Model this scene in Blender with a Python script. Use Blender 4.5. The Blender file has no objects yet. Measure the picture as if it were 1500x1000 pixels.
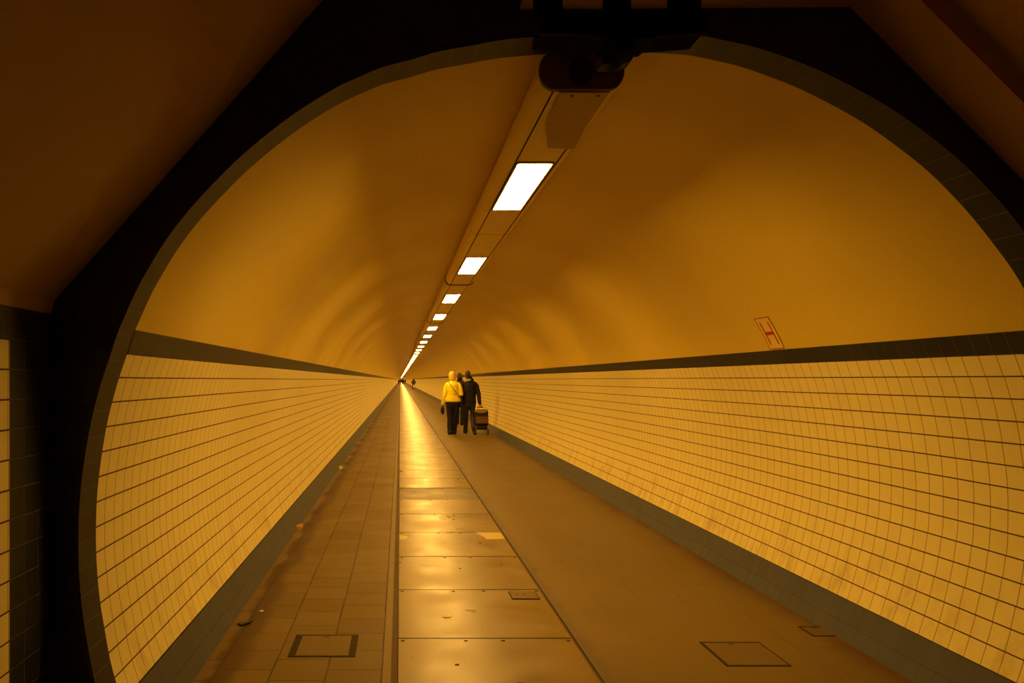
import bpy, math, random
from mathutils import Vector, Matrix, noise
random.seed(7)
C = bpy.context.scene.collection
PI = math.pi
# ------------------------------------------------------------------ dimensions (metres)
R, CZ = 2.05, 0.9004            # tunnel bore, height of its centre above the floor
TILE = 0.1052                   # wall tile
YB, YF = 3.127, 2.956           # back and front edge of the arch ring
END = 500.0                     # length of the tunnel
CAM = (-0.7776, 0.0, 1.5381)
T_BT, T_BB, T_ST = 24.24, 21.36, -19.80     # band top, band bottom, skirting top (degrees on the bore)
T_FL = -26.05                                # where the bore meets the floor

DEV = [(-30, 0), (-20, 2), (0, 5), (20, 6), (30, 6), (38, 3), (45, 2), (54, -1), (63, -4), (71, -6), (77, -9), (83, -15), (90, -19),
       (96, -20), (103, -16), (110, -9), (116, -1), (120, 2), (127, 3), (135, 4), (144, 6), (150, 4.5), (155, 2), (160, -1.5),
       (165, -2.6), (172, -4.3), (180, -5), (190, -4.4), (197, -1.5), (210, 0)]
def bore(t):
    if t < -90: t += 360
    for (a, va), (b, vb) in zip(DEV, DEV[1:]):
        if a <= t <= b:
            k = (t - a) / (b - a); k = k * k * (3 - 2 * k)
            return R * (1 + (va + (vb - va) * k) / 727)
    return R
def P(t, dr=0.0):
    r = bore(t) + dr; a = math.radians(t)
    return r * math.cos(a), CZ + r * math.sin(a)

# ------------------------------------------------------------------ nodes
class N:
    def __init__(s, name):
        s.m = bpy.data.materials.new(name); s.m.use_nodes = True
        s.t = s.m.node_tree; s.t.nodes.clear()
        s.out = s.t.nodes.new('ShaderNodeOutputMaterial')
        s.b = s.t.nodes.new('ShaderNodeBsdfPrincipled')
        s.t.links.new(s.b.outputs[0], s.out.inputs[0])
    def put(s, sock, v):
        if v is None: return
        if hasattr(v, 'is_output'): s.t.links.new(v, sock)
        else:
            if isinstance(v, (tuple, list)) and len(v) == 3 and len(sock.default_value) == 4: v = (*v, 1)
            sock.default_value = v
    def math(s, op, a, b=None, c=None, clamp=False):
        n = s.t.nodes.new('ShaderNodeMath'); n.operation = op; n.use_clamp = clamp
        for i, v in enumerate((a, b, c)): s.put(n.inputs[i], v)
        return n.outputs[0]
    def coord(s, kind='Object'):
        return s.t.nodes.new('ShaderNodeTexCoord').outputs[kind]
    def sep(s, v):
        n = s.t.nodes.new('ShaderNodeSeparateXYZ'); s.put(n.inputs[0], v); return n.outputs
    def comb(s, x, y, z=0.0):
        n = s.t.nodes.new('ShaderNodeCombineXYZ')
        for i, v in enumerate((x, y, z)): s.put(n.inputs[i], v)
        return n.outputs[0]
    def noise(s, vec, scale=5.0, detail=4.0, rough=0.55):
        n = s.t.nodes.new('ShaderNodeTexNoise'); s.put(n.inputs['Vector'], vec)
        n.inputs['Scale'].default_value = scale; n.inputs['Detail'].default_value = detail; n.inputs['Roughness'].default_value = rough
        return n.outputs[0]
    def white(s, vec):
        n = s.t.nodes.new('ShaderNodeTexWhiteNoise'); n.noise_dimensions = '3D'; s.put(n.inputs['Vector'], vec); return n.outputs[0]
    def rng(s, v, a, b, c=0.0, d=1.0):
        n = s.t.nodes.new('ShaderNodeMapRange'); n.interpolation_type = 'SMOOTHSTEP'
        for i, q in enumerate((v, a, b, c, d)): s.put(n.inputs[i], q)
        return n.outputs[0]
    def mix(s, f, a, b, mode='MIX'):
        n = s.t.nodes.new('ShaderNodeMix'); n.data_type = 'RGBA'; n.blend_type = mode
        s.put(n.inputs[0], f); s.put(n.inputs[6], a); s.put(n.inputs[7], b); return n.outputs[2]
    def bump(s, h, strength=0.3, dist=0.01):
        n = s.t.nodes.new('ShaderNodeBump'); n.inputs['Strength'].default_value = strength; n.inputs['Distance'].default_value = dist
        s.put(n.inputs['Height'], h); s.put(s.b.inputs['Normal'], n.outputs[0])
    def fin(s, col=None, rough=None, spec=None, metal=None, coat=None):
        s.put(s.b.inputs['Base Color'], col); s.put(s.b.inputs['Roughness'], rough)
        s.put(s.b.inputs['Specular IOR Level'], spec); s.put(s.b.inputs['Metallic'], metal); s.put(s.b.inputs['Coat Weight'], coat)
        return s.m
    def joint(s, x, w):      # 1 in the joint, 0 on the unit
        f = s.math('FRACT', x); d = s.math('MINIMUM', f, s.math('SUBTRACT', 1.0, f))
        return s.rng(d, w * 0.6, w * 1.2, 1.0, 0.0)

def plain(name, col, rough=0.6, spec=0.5, metal=0.0, vary=0.15, scale=12.0, bump=0.0):
    n = N(name); o = n.coord(); f = n.noise(o, scale)
    c = n.mix(f, tuple(x * (1 - vary) for x in col), tuple(min(1, x * (1 + vary)) for x in col))
    if bump: n.bump(n.noise(o, scale * 4), bump, 0.004)
    return n.fin(c, n.rng(f, 0.2, 0.8, rough * 0.85, min(1, rough * 1.15)), spec, metal)

def tile_mat(name, col, hj, vj, hw, vw, rough, var, dirt, stain=(0.36, 0.24, 0.07), jitter=0.10):
    n = N(name); uv = n.sep(n.coord('UV')); u, v = uv[0], uv[1]
    row = n.math('FLOOR', v)
    u2 = n.math('ADD', u, n.math('MULTIPLY', n.white(n.comb(row, 3.3)), jitter))
    o = n.coord()
    wob = n.math('MULTIPLY', n.math('SUBTRACT', n.noise(o, 3.0, 2.0), 0.5), 0.05)
    u2 = n.math('ADD', u2, wob); v2 = n.math('ADD', v, n.math('MULTIPLY', wob, 0.4))
    colid = n.math('FLOOR', u2)
    rnd = n.white(n.comb(colid, row, 1.0))
    base = n.mix(rnd, tuple(x * (1 - var) for x in col), tuple(min(1, x * (1 + var)) for x in col))
    jh = n.joint(v2, hw); jv = n.joint(u2, vw)
    # vertical streaks of grime, mostly on the lowest courses, plus loose scuffs
    st = n.noise(n.comb(n.math('MULTIPLY', u, 0.55), n.math('MULTIPLY', v, 0.28)), 1.0, 5.0, 0.65)
    low = n.rng(v, 0.0, 5.0, 1.0, 0.12)
    g = n.math('MULTIPLY', n.rng(st, 0.44, 0.74), low)
    g = n.math('MULTIPLY', g, dirt, clamp=True)
    base = n.mix(g, base, stain)
    c = n.mix(n.math('MULTIPLY', jv, 0.75), base, vj)
    c = n.mix(jh, c, hj)
    j = n.math('MAXIMUM', jh, jv)
    n.bump(n.math('ADD', n.math('SUBTRACT', 1.0, j), n.math('MULTIPLY', rnd, 0.15)), 0.35, 0.0015)
    return n.fin(c, n.mix(j, (rough,) * 3, (0.85,) * 3), 0.5)

M = {}
M['tile'] = tile_mat('cream_tile', (0.78, 0.69, 0.29), (0.07, 0.026, 0.008), (0.15, 0.07, 0.02), 0.034, 0.025, 0.28, 0.022, 0.6)
M['dark_tile'] = tile_mat('slate_tile', (0.011, 0.015, 0.021), (0.13, 0.12, 0.10), (0.15, 0.13, 0.11), 0.014, 0.014, 0.40, 0.22, 0.2, (0.03, 0.03, 0.03), 0.0)
M['skirt'] = tile_mat('slate_skirting_tile', (0.037, 0.047, 0.072), (0.02, 0.024, 0.03), (0.022, 0.026, 0.032), 0.012, 0.012, 0.5, 0.10, 0.5, (0.07, 0.07, 0.08), 0.0)

M['dark_tile'].node_tree.nodes['Principled BSDF'].inputs['Specular IOR Level'].default_value = 0.28
def face_mat():
    n = N('black_glazed_tile'); p = n.sep(n.coord()); x = p[0]; z = n.math('SUBTRACT', p[2], CZ)
    r = n.math('SQRT', n.math('ADD', n.math('MULTIPLY', x, x), n.math('MULTIPLY', z, z)))
    a = n.math('ARCTAN2', z, x)
    u = n.math('MULTIPLY', a, R / TILE); v = n.math('DIVIDE', n.math('SUBTRACT', r, R), 0.17)
    rnd = n.white(n.comb(n.math('FLOOR', u), n.math('FLOOR', v)))
    j = n.math('MAXIMUM', n.joint(u, 0.014), n.joint(v, 0.012))
    c = n.mix(rnd, (0.008, 0.009, 0.010), (0.016, 0.017, 0.019))
    c = n.mix(j, c, (0.05, 0.045, 0.04))
    n.bump(n.math('SUBTRACT', 1.0, j), 0.3, 0.0015)
    return n.fin(c, 0.35, 0.4)
M['face'] = face_mat()

def vault_mat():
    n = N('ochre_vault_plaster'); o = n.coord(); p = n.sep(o)
    f = n.noise(o, 1.3, 5.0); g = n.noise(n.comb(p[0], n.math('MULTIPLY', p[1], 1.0), p[2]), 7.0, 6.0, 0.7)
    c = n.mix(f, (0.60, 0.455, 0.05), (0.66, 0.505, 0.06))
    spot = n.math('MULTIPLY', n.rng(g, 0.70, 0.78), 0.35)
    c = n.mix(spot, c, (0.24, 0.16, 0.05))
    ph = n.math('ADD', n.math('MULTIPLY', p[1], 2*PI/2.0), n.math('MULTIPLY', n.noise(o, 0.5, 2.0), 5.0))
    wave = n.math('MULTIPLY', n.math('SINE', ph), 0.018)
    n.bump(n.math('ADD', wave, n.math('MULTIPLY', n.noise(o, 60.0, 3.0), 0.0003)), 1.0, 1.0)
    return n.fin(c, 0.46, 0.45)
M['vault'] = vault_mat()

def paver_mat():
    n = N('brown_pavers'); o = n.coord(); p = n.sep(o)
    v = n.math('DIVIDE', n.math('ADD', p[0], 0.875 + 2.9), 0.29); row = n.math('FLOOR', v)
    u = n.math('ADD', n.math('DIVIDE', n.math('SUBTRACT', p[1], 4.595), 0.288), n.math('MULTIPLY', n.math('ADD', row, 1.0), 0.5))
    wob = n.math('MULTIPLY', n.math('SUBTRACT', n.noise(o, 2.2, 2.0), 0.5), 0.05)
    u = n.math('ADD', u, wob); v = n.math('ADD', v, n.math('MULTIPLY', wob, 0.5))
    rnd = n.white(n.comb(n.math('FLOOR', u), row))
    big = n.noise(o, 1.1, 5.0, 0.6); fine = n.noise(o, 45.0, 4.0, 0.7)
    c = n.mix(rnd, (0.122, 0.080, 0.013), (0.158, 0.106, 0.018))
    c = n.mix(n.rng(big, 0.3, 0.7), n.mix(0.25, c, (0.08, 0.05, 0.01)), c)
    c = n.mix(n.math('MULTIPLY', n.rng(fine, 0.55, 0.75), 0.3), c, (0.12, 0.085, 0.05))
    edge = n.math('ADD', p[0], n.math('MULTIPLY', n.math('SUBTRACT', big, 0.5), 0.35))
    c = n.mix(n.rng(edge, -1.60, -1.70, 0.0, 0.85), c, (0.055, 0.024, 0.006))
    c = n.mix(n.rng(edge, -1.76, -1.80, 0.0, 0.7), c, (0.17, 0.11, 0.03))
    j = n.math('MAXIMUM', n.joint(u, 0.015), n.joint(v, 0.019))
    jv = n.math('MULTIPLY', j, n.rng(n.noise(o, 3.0, 2.0), 0.3, 0.6, 0.6, 1.0))
    c = n.mix(jv, c, (0.026, 0.015, 0.006))
    n.bump(n.math('ADD', n.math('SUBTRACT', 1.0, j), n.math('MULTIPLY', fine, 0.5)), 0.4, 0.003)
    return n.fin(c, n.rng(big, 0.2, 0.8, 0.5, 0.72), 0.25)
M['paver'] = paver_mat()

def asphalt_mat():
    n = N('worn_brown_floor_surface'); o = n.coord(); p = n.sep(o)
    big = n.noise(n.comb(n.math('MULTIPLY', p[0], 1.4), n.math('MULTIPLY', p[1], 0.8)), 1.2, 6.0, 0.6); fine = n.noise(o, 60.0, 4.0, 0.7)
    c = n.mix(n.rng(big, 0.25, 0.75), (0.110, 0.073, 0.010), (0.155, 0.105, 0.015))
    c = n.mix(n.math('MULTIPLY', n.rng(fine, 0.5, 0.75), 0.3), c, (0.12, 0.085, 0.045))
    v = n.math('DIVIDE', p[0], 0.30); row = n.math('FLOOR', v)
    u = n.math('ADD', n.math('DIVIDE', p[1], 0.30), n.math('MULTIPLY', row, 0.5))
    gone = n.rng(n.noise(o, 1.6, 2.0), 0.44, 0.58)
    j = n.math('MULTIPLY', n.math('MAXIMUM', n.joint(u, 0.008), n.joint(v, 0.008)), n.math('MULTIPLY', gone, 0.8))
    c = n.mix(j, c, (0.03, 0.018, 0.007))
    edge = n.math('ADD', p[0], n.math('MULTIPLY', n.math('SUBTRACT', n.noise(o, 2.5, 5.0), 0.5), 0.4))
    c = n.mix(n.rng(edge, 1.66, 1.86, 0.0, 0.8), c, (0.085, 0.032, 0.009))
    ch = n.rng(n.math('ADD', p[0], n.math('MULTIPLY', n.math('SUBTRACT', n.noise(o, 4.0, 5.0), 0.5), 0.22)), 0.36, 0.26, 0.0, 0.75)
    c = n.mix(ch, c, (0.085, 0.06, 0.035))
    n.bump(n.math('ADD', fine, n.math('MULTIPLY', big, 0.6)), 0.25, 0.003)
    return n.fin(c, n.rng(big, 0.2, 0.8, 0.46, 0.66), 0.28)
M['asphalt'] = asphalt_mat()

def plate_mat(name, a, b, r0, r1, bump):
    n = N(name); o = n.coord(); w = n.t.nodes.new('ShaderNodeNewGeometry').outputs['Position']
    big = n.noise(w, 2.3, 6.0, 0.68); fine = n.noise(w, 38.0, 5.0, 0.75); spk = n.noise(w, 16.0, 3.0, 0.6)
    c = n.mix(n.rng(big, 0.25, 0.75), a, b)
    c = n.mix(n.math('MULTIPLY', n.rng(fine, 0.55, 0.72), 0.35), c, tuple(x * 0.45 for x in a))
    c = n.mix(n.math('MULTIPLY', n.rng(spk, 0.66, 0.76), 0.4), c, tuple(x * 0.35 for x in a))
    oy = n.sep(o)[1]; d = n.math('MINIMUM', oy, n.math('SUBTRACT', 1.033, oy))
    d = n.math('ADD', d, n.math('MULTIPLY', n.math('SUBTRACT', n.noise(w, 9.0, 5.0, 0.7), 0.5), 0.06))
    c = n.mix(n.rng(d, -0.008, 0.022, 0.75, 0.0), c, tuple(x * 0.3 for x in a))
    n.bump(n.math('ADD', n.math('MULTIPLY', big, 1.0), n.math('MULTIPLY', fine, 0.25)), bump, 0.006)
    return n.fin(c, n.rng(big, 0.25, 0.75, r0, r1), 0.36)
M['plate'] = plate_mat('worn_ochre_steel', (0.125, 0.082, 0.015), (0.20, 0.135, 0.026), 0.25, 0.46, 0.14)
M['farplate'] = plain('distant_steel_plates', (0.16, 0.108, 0.02), 0.34, 0.36, vary=0.25, scale=2.0)
M['rust'] = plate_mat('rough_brown_steel', (0.05, 0.030, 0.008), (0.12, 0.075, 0.02), 0.34, 0.6, 0.9)
M['groove'] = plain('dark_rubber_gap', (0.085, 0.055, 0.022), 0.8, 0.3)
M['kerb'] = plain('buff_edging_stone', (0.14, 0.095, 0.02), 0.6, 0.4, vary=0.3, scale=9, bump=0.3)
M['iron'] = plain('dark_iron', (0.022, 0.014, 0.007), 0.75, 0.2, vary=0.3)
M['cover'] = plain('brown_cover', (0.125, 0.083, 0.018), 0.6, 0.25, vary=0.3, scale=14, bump=0.3)
M['pale'] = plain('pale_worn_paint', (0.42, 0.33, 0.11), 0.5, 0.4, vary=0.15)
M['paper'] = plain('white_paper', (0.8, 0.76, 0.62), 0.8, 0.2, vary=0.05)
M['leaf'] = plain('dry_leaf', (0.45, 0.30, 0.10), 0.8, 0.2, vary=0.25, scale=40)
M['black'] = plain('black_enamel', (0.010, 0.010, 0.010), 0.45, 0.4)
M['matt'] = plain('matt_black', (0.004, 0.004, 0.004), 0.95, 0.05)
M['cap'] = plain('brown_cap_paint', (0.17, 0.10, 0.04), 0.6, 0.3)
M['capdark'] = plain('dark_brown_disc', (0.028, 0.016, 0.010), 0.7, 0.3)
M['duct'] = None
def duct_mat():
    n = N('cream_duct_paint'); o = n.coord(); p = n.sep(o)
    f = n.noise(o, 3.0, 4.0)
    c = n.mix(f, (0.72, 0.58, 0.20), (0.80, 0.65, 0.23))
    s = n.joint(n.math('DIVIDE', n.math('SUBTRACT', p[1], 6.30), 3.2), 0.0022)
    c = n.mix(s, c, (0.06, 0.035, 0.02))
    return n.fin(c, 0.5, 0.4)
M['duct'] = duct_mat()
M['shade'] = plain('tan_sheet_metal', (0.40, 0.28, 0.08), 0.55, 0.4)
M['lampframe'] = plain('lamp_frame_paint', (0.34, 0.24, 0.10), 0.5, 0.4)
M['vest'] = plain('ochre_ceiling_plaster', (0.42, 0.27, 0.04), 0.85, 0.2, vary=0.1, scale=2.0, bump=0.1)
M['sign'] = plain('sign_plaque', (0.70, 0.53, 0.12), 0.45, 0.4, vary=0.04)
M['red'] = plain('dark_red_paint', (0.30, 0.012, 0.015), 0.5, 0.4, vary=0.1)
M['skin'] = plain('skin', (0.55, 0.30, 0.16), 0.55, 0.4, vary=0.08)
M['blond'] = plain('blond_hair', (0.62, 0.43, 0.05), 0.42, 0.5, vary=0.3, scale=60, bump=0.4)
M['brownhair'] = plain('short_brown_hair', (0.050, 0.027, 0.011), 0.6, 0.4, vary=0.5, scale=45, bump=0.4)
M['greyhair'] = plain('grey_brown_hair', (0.105, 0.066, 0.030), 0.6, 0.4, vary=0.5, scale=45, bump=0.4)
M['yellow'] = plain('yellow_quilted_nylon', (0.86, 0.74, 0.012), 0.5, 0.4, vary=0.05)
M['darkcloth'] = plain('black_cloth', (0.012, 0.012, 0.016), 0.8, 0.3, vary=0.3, bump=0.2)
M['navy'] = plain('blue_black_jacket', (0.007, 0.008, 0.011), 0.75, 0.3, vary=0.3, bump=0.2)
M['jeans'] = plain('dark_grey_denim', (0.035, 0.04, 0.055), 0.85, 0.2, vary=0.3, scale=30, bump=0.2)
M['drab'] = plain('grey_brown_jacket', (0.075, 0.062, 0.055), 0.8, 0.2, vary=0.25)
M['scarf'] = plain('grey_wool', (0.30, 0.25, 0.19), 0.9, 0.2, vary=0.35, scale=50, bump=0.6)
M['leather'] = plain('black_leather', (0.018, 0.015, 0.013), 0.4, 0.5)
M['brownbag'] = plain('brown_bag_cloth', (0.13, 0.06, 0.025), 0.7, 0.3, vary=0.2)
M['tanbag'] = plain('tan_bag_flap', (0.24, 0.16, 0.05), 0.7, 0.3, vary=0.2)
M['steel'] = plain('grey_steel_tube', (0.45, 0.42, 0.36), 0.3, 0.5, 0.8)
M['white'] = plain('white_plastic', (0.85, 0.80, 0.75), 0.5, 0.5)
M['eye'] = plain('dark_eye', (0.03, 0.02, 0.015), 0.2, 0.5)
M['lip'] = plain('lip', (0.36, 0.12, 0.08), 0.5, 0.4)

def lamp_mat():
    m = bpy.data.materials.new('lit_diffuser'); m.use_nodes = True; t = m.node_tree; t.nodes.clear()
    o = t.nodes.new('ShaderNodeOutputMaterial'); e = t.nodes.new('ShaderNodeEmission')
    e.inputs[0].default_value = (1.0, 0.508, 0.085, 1); e.inputs[1].default_value = 40.0
    t.links.new(e.outputs[0], o.inputs[0]); return m
M['lamp'] = lamp_mat()

# ------------------------------------------------------------------ mesh helpers
class MB:
    def __init__(s): s.v, s.f, s.uv = [], [], []
    def quad(s, a, b, c, d, uv=None):
        i = len(s.v); s.v += [a, b, c, d]; s.f.append((i, i+1, i+2, i+3)); s.uv.append(uv or [(0, 0)] * 4)
    def poly(s, pts):
        i = len(s.v); s.v += pts; s.f.append(tuple(range(i, i + len(pts)))); s.uv.append([(p[0], p[1]) for p in pts])
    def box(s, x0, y0, z0, x1, y1, z1):
        i = len(s.v)
        s.v += [(x0,y0,z0),(x1,y0,z0),(x1,y1,z0),(x0,y1,z0),(x0,y0,z1),(x1,y0,z1),(x1,y1,z1),(x0,y1,z1)]
        for q in ((0,3,2,1),(4,5,6,7),(0,1,5,4),(1,2,6,5),(2,3,7,6),(3,0,4,7)):
            s.f.append(tuple(i+k for k in q)); s.uv.append([(0,0)]*4)
        return s
    def prism(s, pts, y0, y1, axis='y', caps=True):    # pts in (x,z), extruded along y
        n = len(pts); i = len(s.v)
        s.v += [(x, y0, z) for x, z in pts] + [(x, y1, z) for x, z in pts]
        for k in range(n):
            q = (k+1) % n; s.f.append((i+k, i+q, i+n+q, i+n+k)); s.uv.append([(0,0)]*4)
        if caps:
            s.f.append(tuple(i+k for k in range(n-1,-1,-1))); s.uv.append([(0,0)]*n)
            s.f.append(tuple(i+n+k for k in range(n))); s.uv.append([(0,0)]*n)
        return s
    def slab(s, pts, z0, z1):                          # pts in (x,y), extruded along z
        n = len(pts); i = len(s.v)
        s.v += [(x, y, z0) for x, y in pts] + [(x, y, z1) for x, y in pts]
        for k in range(n):
            q = (k+1) % n; s.f.append((i+k, i+q, i+n+q, i+n+k)); s.uv.append([(0,0)]*4)
        s.f.append(tuple(i+k for k in range(n-1,-1,-1))); s.uv.append([(0,0)]*n)
        s.f.append(tuple(i+n+k for k in range(n))); s.uv.append([(0,0)]*n)
        return s
    def tube(s, path, seg=12, side=None, flat=False):              # path: (point, rx, ry); closed by flat-ish domes
        pts = [Vector(p[0]) for p in path]; i0 = len(s.v); n = len(pts)
        ref = Vector(side) if side else None
        rings = []
        for k in range(n):
            d = (pts[min(k+1, n-1)] - pts[max(k-1, 0)]).normalized()
            if ref is None:
                ref = d.orthogonal().normalized()
            a = (ref - d * ref.dot(d))
            a = a.normalized() if a.length > 1e-5 else d.orthogonal().normalized()
            if side is None: ref = a
            b = d.cross(a)
            rings.append((pts[k], a, b, d, path[k][1], path[k][2]))
        first = rings[0]; last = rings[-1]
        def dome(r, sg):
            return [(r[0] + r[3]*sg*min(r[4], r[5])*q, r[1], r[2], r[3], r[4]*w, r[5]*w) for q, w in ((0.45, 0.87), (0.8, 0.55))]
        allr = ([] if flat else dome(first, -1)[::-1]) + rings + dome(last, 1)
        for (c, a, b, d, rx, ry) in allr:
            for q in range(seg):
                t = 2*PI*q/seg; s.v.append(tuple(c + a*rx*math.cos(t) + b*ry*math.sin(t)))
        m = len(allr)
        for k in range(m-1):
            for q in range(seg):
                w = (q+1) % seg
                s.f.append((i0+k*seg+q, i0+k*seg+w, i0+(k+1)*seg+w, i0+(k+1)*seg+q)); s.uv.append([(0,0)]*4)
        s.f.append(tuple(i0+q for q in range(seg-1,-1,-1))); s.uv.append([(0,0)]*seg)
        s.f.append(tuple(i0+(m-1)*seg+q for q in range(seg))); s.uv.append([(0,0)]*seg)
        return s
    def ball(s, c, rx, ry, rz, seg=16, rings=10):
        i0 = len(s.v)
        s.v.append((c[0], c[1], c[2]-rz))
        for k in range(1, rings):
            a = -PI/2 + PI*k/rings
            for q in range(seg):
                t = 2*PI*q/seg; s.v.append((c[0]+rx*math.cos(a)*math.cos(t), c[1]+ry*math.cos(a)*math.sin(t), c[2]+rz*math.sin(a)))
        top = len(s.v); s.v.append((c[0], c[1], c[2]+rz))
        for q in range(seg):
            w = (q+1) % seg
            s.f.append((i0, i0+1+w, i0+1+q)); s.uv.append([(0,0)]*3)
            s.f.append((top, i0+1+(rings-2)*seg+q, i0+1+(rings-2)*seg+w)); s.uv.append([(0,0)]*3)
            for k in range(rings-2):
                a = i0+1+k*seg
                s.f.append((a+q, a+w, a+seg+w, a+seg+q)); s.uv.append([(0,0)]*4)
        return s
    def torus(s, c, r, rr, axis='x', seg=28, sub=8):
        i0 = len(s.v)
        for k in range(seg):
            t = 2*PI*k/seg
            for q in range(sub):
                w = 2*PI*q/sub; rad = r + rr*math.cos(w); h = rr*math.sin(w)
                s.v.append((c[0]+h, c[1]+rad*math.cos(t), c[2]+rad*math.sin(t)))
        for k in range(seg):
            for q in range(sub):
                a, b = (k+1) % seg, (q+1) % sub
                s.f.append((i0+k*sub+q, i0+a*sub+q, i0+a*sub+b, i0+k*sub+b)); s.uv.append([(0,0)]*4)
        return s
    def mesh(s, name, mat, smooth=False):
        me = bpy.data.meshes.new(name); me.from_pydata([tuple(p) for p in s.v], [], s.f)
        ul = me.uv_layers.new(name='UVMap'); k = 0
        for poly, uv in zip(me.polygons, s.uv):
            for li, q in zip(poly.loop_indices, uv): ul.data[li].uv = q
        if smooth:
            for p_ in me.polygons: p_.use_smooth = True
        if mat: me.materials.append(mat)
        me.update(); return me
    def build(s, name, mat, parent=None, smooth=False, bevel=0.0):
        o = bpy.data.objects.new(name, s.mesh(name, mat, smooth)); C.objects.link(o)
        if parent: o.parent = parent
        if bevel:
            b = o.modifiers.new('bevel', 'BEVEL'); b.width = bevel; b.segments = 2; b.limit_method = 'ANGLE'
        return o
def tag(o, label=None, cat=None, group=None, kind=None):
    if label: o['label'] = label
    if cat: o['category'] = cat
    if group: o['group'] = group
    if kind: o['kind'] = kind
    return o
def empty(name, loc, label, cat, group=None):
    o = bpy.data.objects.new(name, None); C.objects.link(o); o.location = loc; o.empty_display_size = 0.1
    return tag(o, label, cat, group)
def struct(mb, name, mat, smooth=False): return tag(mb.build(name, mat, None, smooth), kind='structure')
def blob(mb, name, mat, voxel, parent=None, smooth_it=4, fn=None):
    """closed lofts fused into one continuous skin"""
    me = mb.mesh(name + '_raw', None); o = bpy.data.objects.new(name + '_raw', me); C.objects.link(o)
    r = o.modifiers.new('r', 'REMESH'); r.mode = 'VOXEL'; r.voxel_size = voxel
    sm = o.modifiers.new('s', 'SMOOTH'); sm.iterations = smooth_it; sm.factor = 0.5
    bpy.context.view_layer.update()
    dg = bpy.context.evaluated_depsgraph_get()
    out = bpy.data.meshes.new_from_object(o.evaluated_get(dg)); out.name = name
    bpy.data.objects.remove(o, do_unlink=True); bpy.data.meshes.remove(me)
    if fn:
        ns = [v.normal.copy() for v in out.vertices]
        for v, nn in zip(out.vertices, ns): v.co = v.co + nn * fn(v.co)
    for p_ in out.polygons: p_.use_smooth = True
    out.materials.clear(); out.materials.append(mat)
    ob = bpy.data.objects.new(name, out); C.objects.link(ob)
    if parent: ob.parent = parent
    return ob

# ------------------------------------------------------------------ tunnel shell
YS = [YB, 4, 5, 6, 8, 10, 13, 17, 22, 30, 45, 70, 110, 180, 300, END]
def shell(name, t0, t1, steps, mat, rows=None, dr=0.0, ys=YS, v0=0.0):
    mb = MB(); ts = [t0 + (t1 - t0) * k / steps for k in range(steps + 1)]
    for k in range(steps):
        a, b = ts[k], ts[k+1]; (xa, za), (xb, zb) = P(a, dr), P(b, dr)
        va = v0 + (rows * k / steps if rows else 0); vb = v0 + (rows * (k + 1) / steps if rows else 0)
        for y0, y1 in zip(ys, ys[1:]):
            u0, u1 = (y0 - YB) / TILE, (y1 - YB) / TILE
            mb.quad((xa, y0, za), (xa, y1, za), (xb, y1, zb), (xb, y0, zb), [(u0, va), (u1, va), (u1, vb), (u0, vb)])
    # merge coincident rim vertices so the curve shades smoothly
    o = struct(mb, name, mat, True)
    import bmesh
    bm = bmesh.new(); bm.from_mesh(o.data); bmesh.ops.remove_doubles(bm, verts=bm.verts, dist=1e-5); bm.to_mesh(o.data); bm.free()
    for p_ in o.data.polygons: p_.use_smooth = True
    return o
shell('wall_right', T_ST, T_BB, 28, M['tile'], 14)
shell('wall_left', 180 - T_ST, 180 - T_BB, 28, M['tile'], 14)
shell('trim_1', T_BB, T_BT, 4, M['dark_tile'], 1, -0.004, v0=20)
shell('trim_2', 180 - T_BB, 180 - T_BT, 4, M['dark_tile'], 1, -0.004, v0=20)
shell('baseboard_right', T_FL - 1.0, T_ST, 4, M['skirt'], 2, -0.006)
shell('baseboard_left', 180 - T_FL + 1.0, 180 - T_ST, 4, M['skirt'], 2, -0.006)
shell('ceiling', T_BT, 180 - T_BT, 96, M['vault'])
# ring of slate tiles around the opening (soffit)
mb = MB(); n = 200; t0, t1 = T_FL - 1.5, 180 - T_FL + 1.5
for k in range(n):
    a = t0 + (t1 - t0) * k / n; b = t0 + (t1 - t0) * (k + 1) / n
    (xa, za), (xb, zb) = P(a, -0.002), P(b, -0.002); v = R / TILE * PI / 180
    va, vb = (a - T_BB) * v + 40, (b - T_BB) * v + 40
    mb.quad((xa, YF, za), (xa, YB, za), (xb, YB, zb), (xb, YF, zb), [(0.03, va), (0.97, va), (0.97, vb), (0.03, vb)])
struct(mb, 'trim_3', M['dark_tile'], True)
# far end of the tunnel
mb = MB(); mb.poly([(*P(T_FL + (180 - 2*T_FL) * k / 48), 0) for k in range(49)])
mb.v = [(x, END, z) for x, z, _ in mb.v]; struct(mb, 'wall_end', M['vault'])

# ------------------------------------------------------------------ vestibule around the arch
XL, XR = -2.14, 2.10
OUT = [(XR, 0), (XR, 1.872), (0.979, 2.993), (-0.31, 2.983), (-0.31, 3.10), (-1.008, 3.10), (-2.127, 1.848), (XL, 1.795), (XL, 0)]
def outer(t):                                       # ray from the bore centre to the vestibule outline
    d = Vector((math.cos(math.radians(t)), math.sin(math.radians(t)))); c = Vector((0, CZ)); best = 9
    for a, b in zip(OUT, OUT[1:]):
        a, b = Vector(a), Vector(b); e = b - a; den = d.x * e.y - d.y * e.x
        if abs(den) < 1e-9: continue
        w = a - c; s = (w.x * e.y - w.y * e.x) / den; q = (w.x * d.y - w.y * d.x) / den
        if s > 0 and -1e-6 <= q <= 1 + 1e-6: best = min(best, s)
    return best
ts = sorted(set([t0 + (t1 - t0) * k / 220 for k in range(221)] + [math.degrees(math.atan2(z - CZ, x)) % 360 for x, z in OUT if z > 0.5]))
mb = MB()
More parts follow.
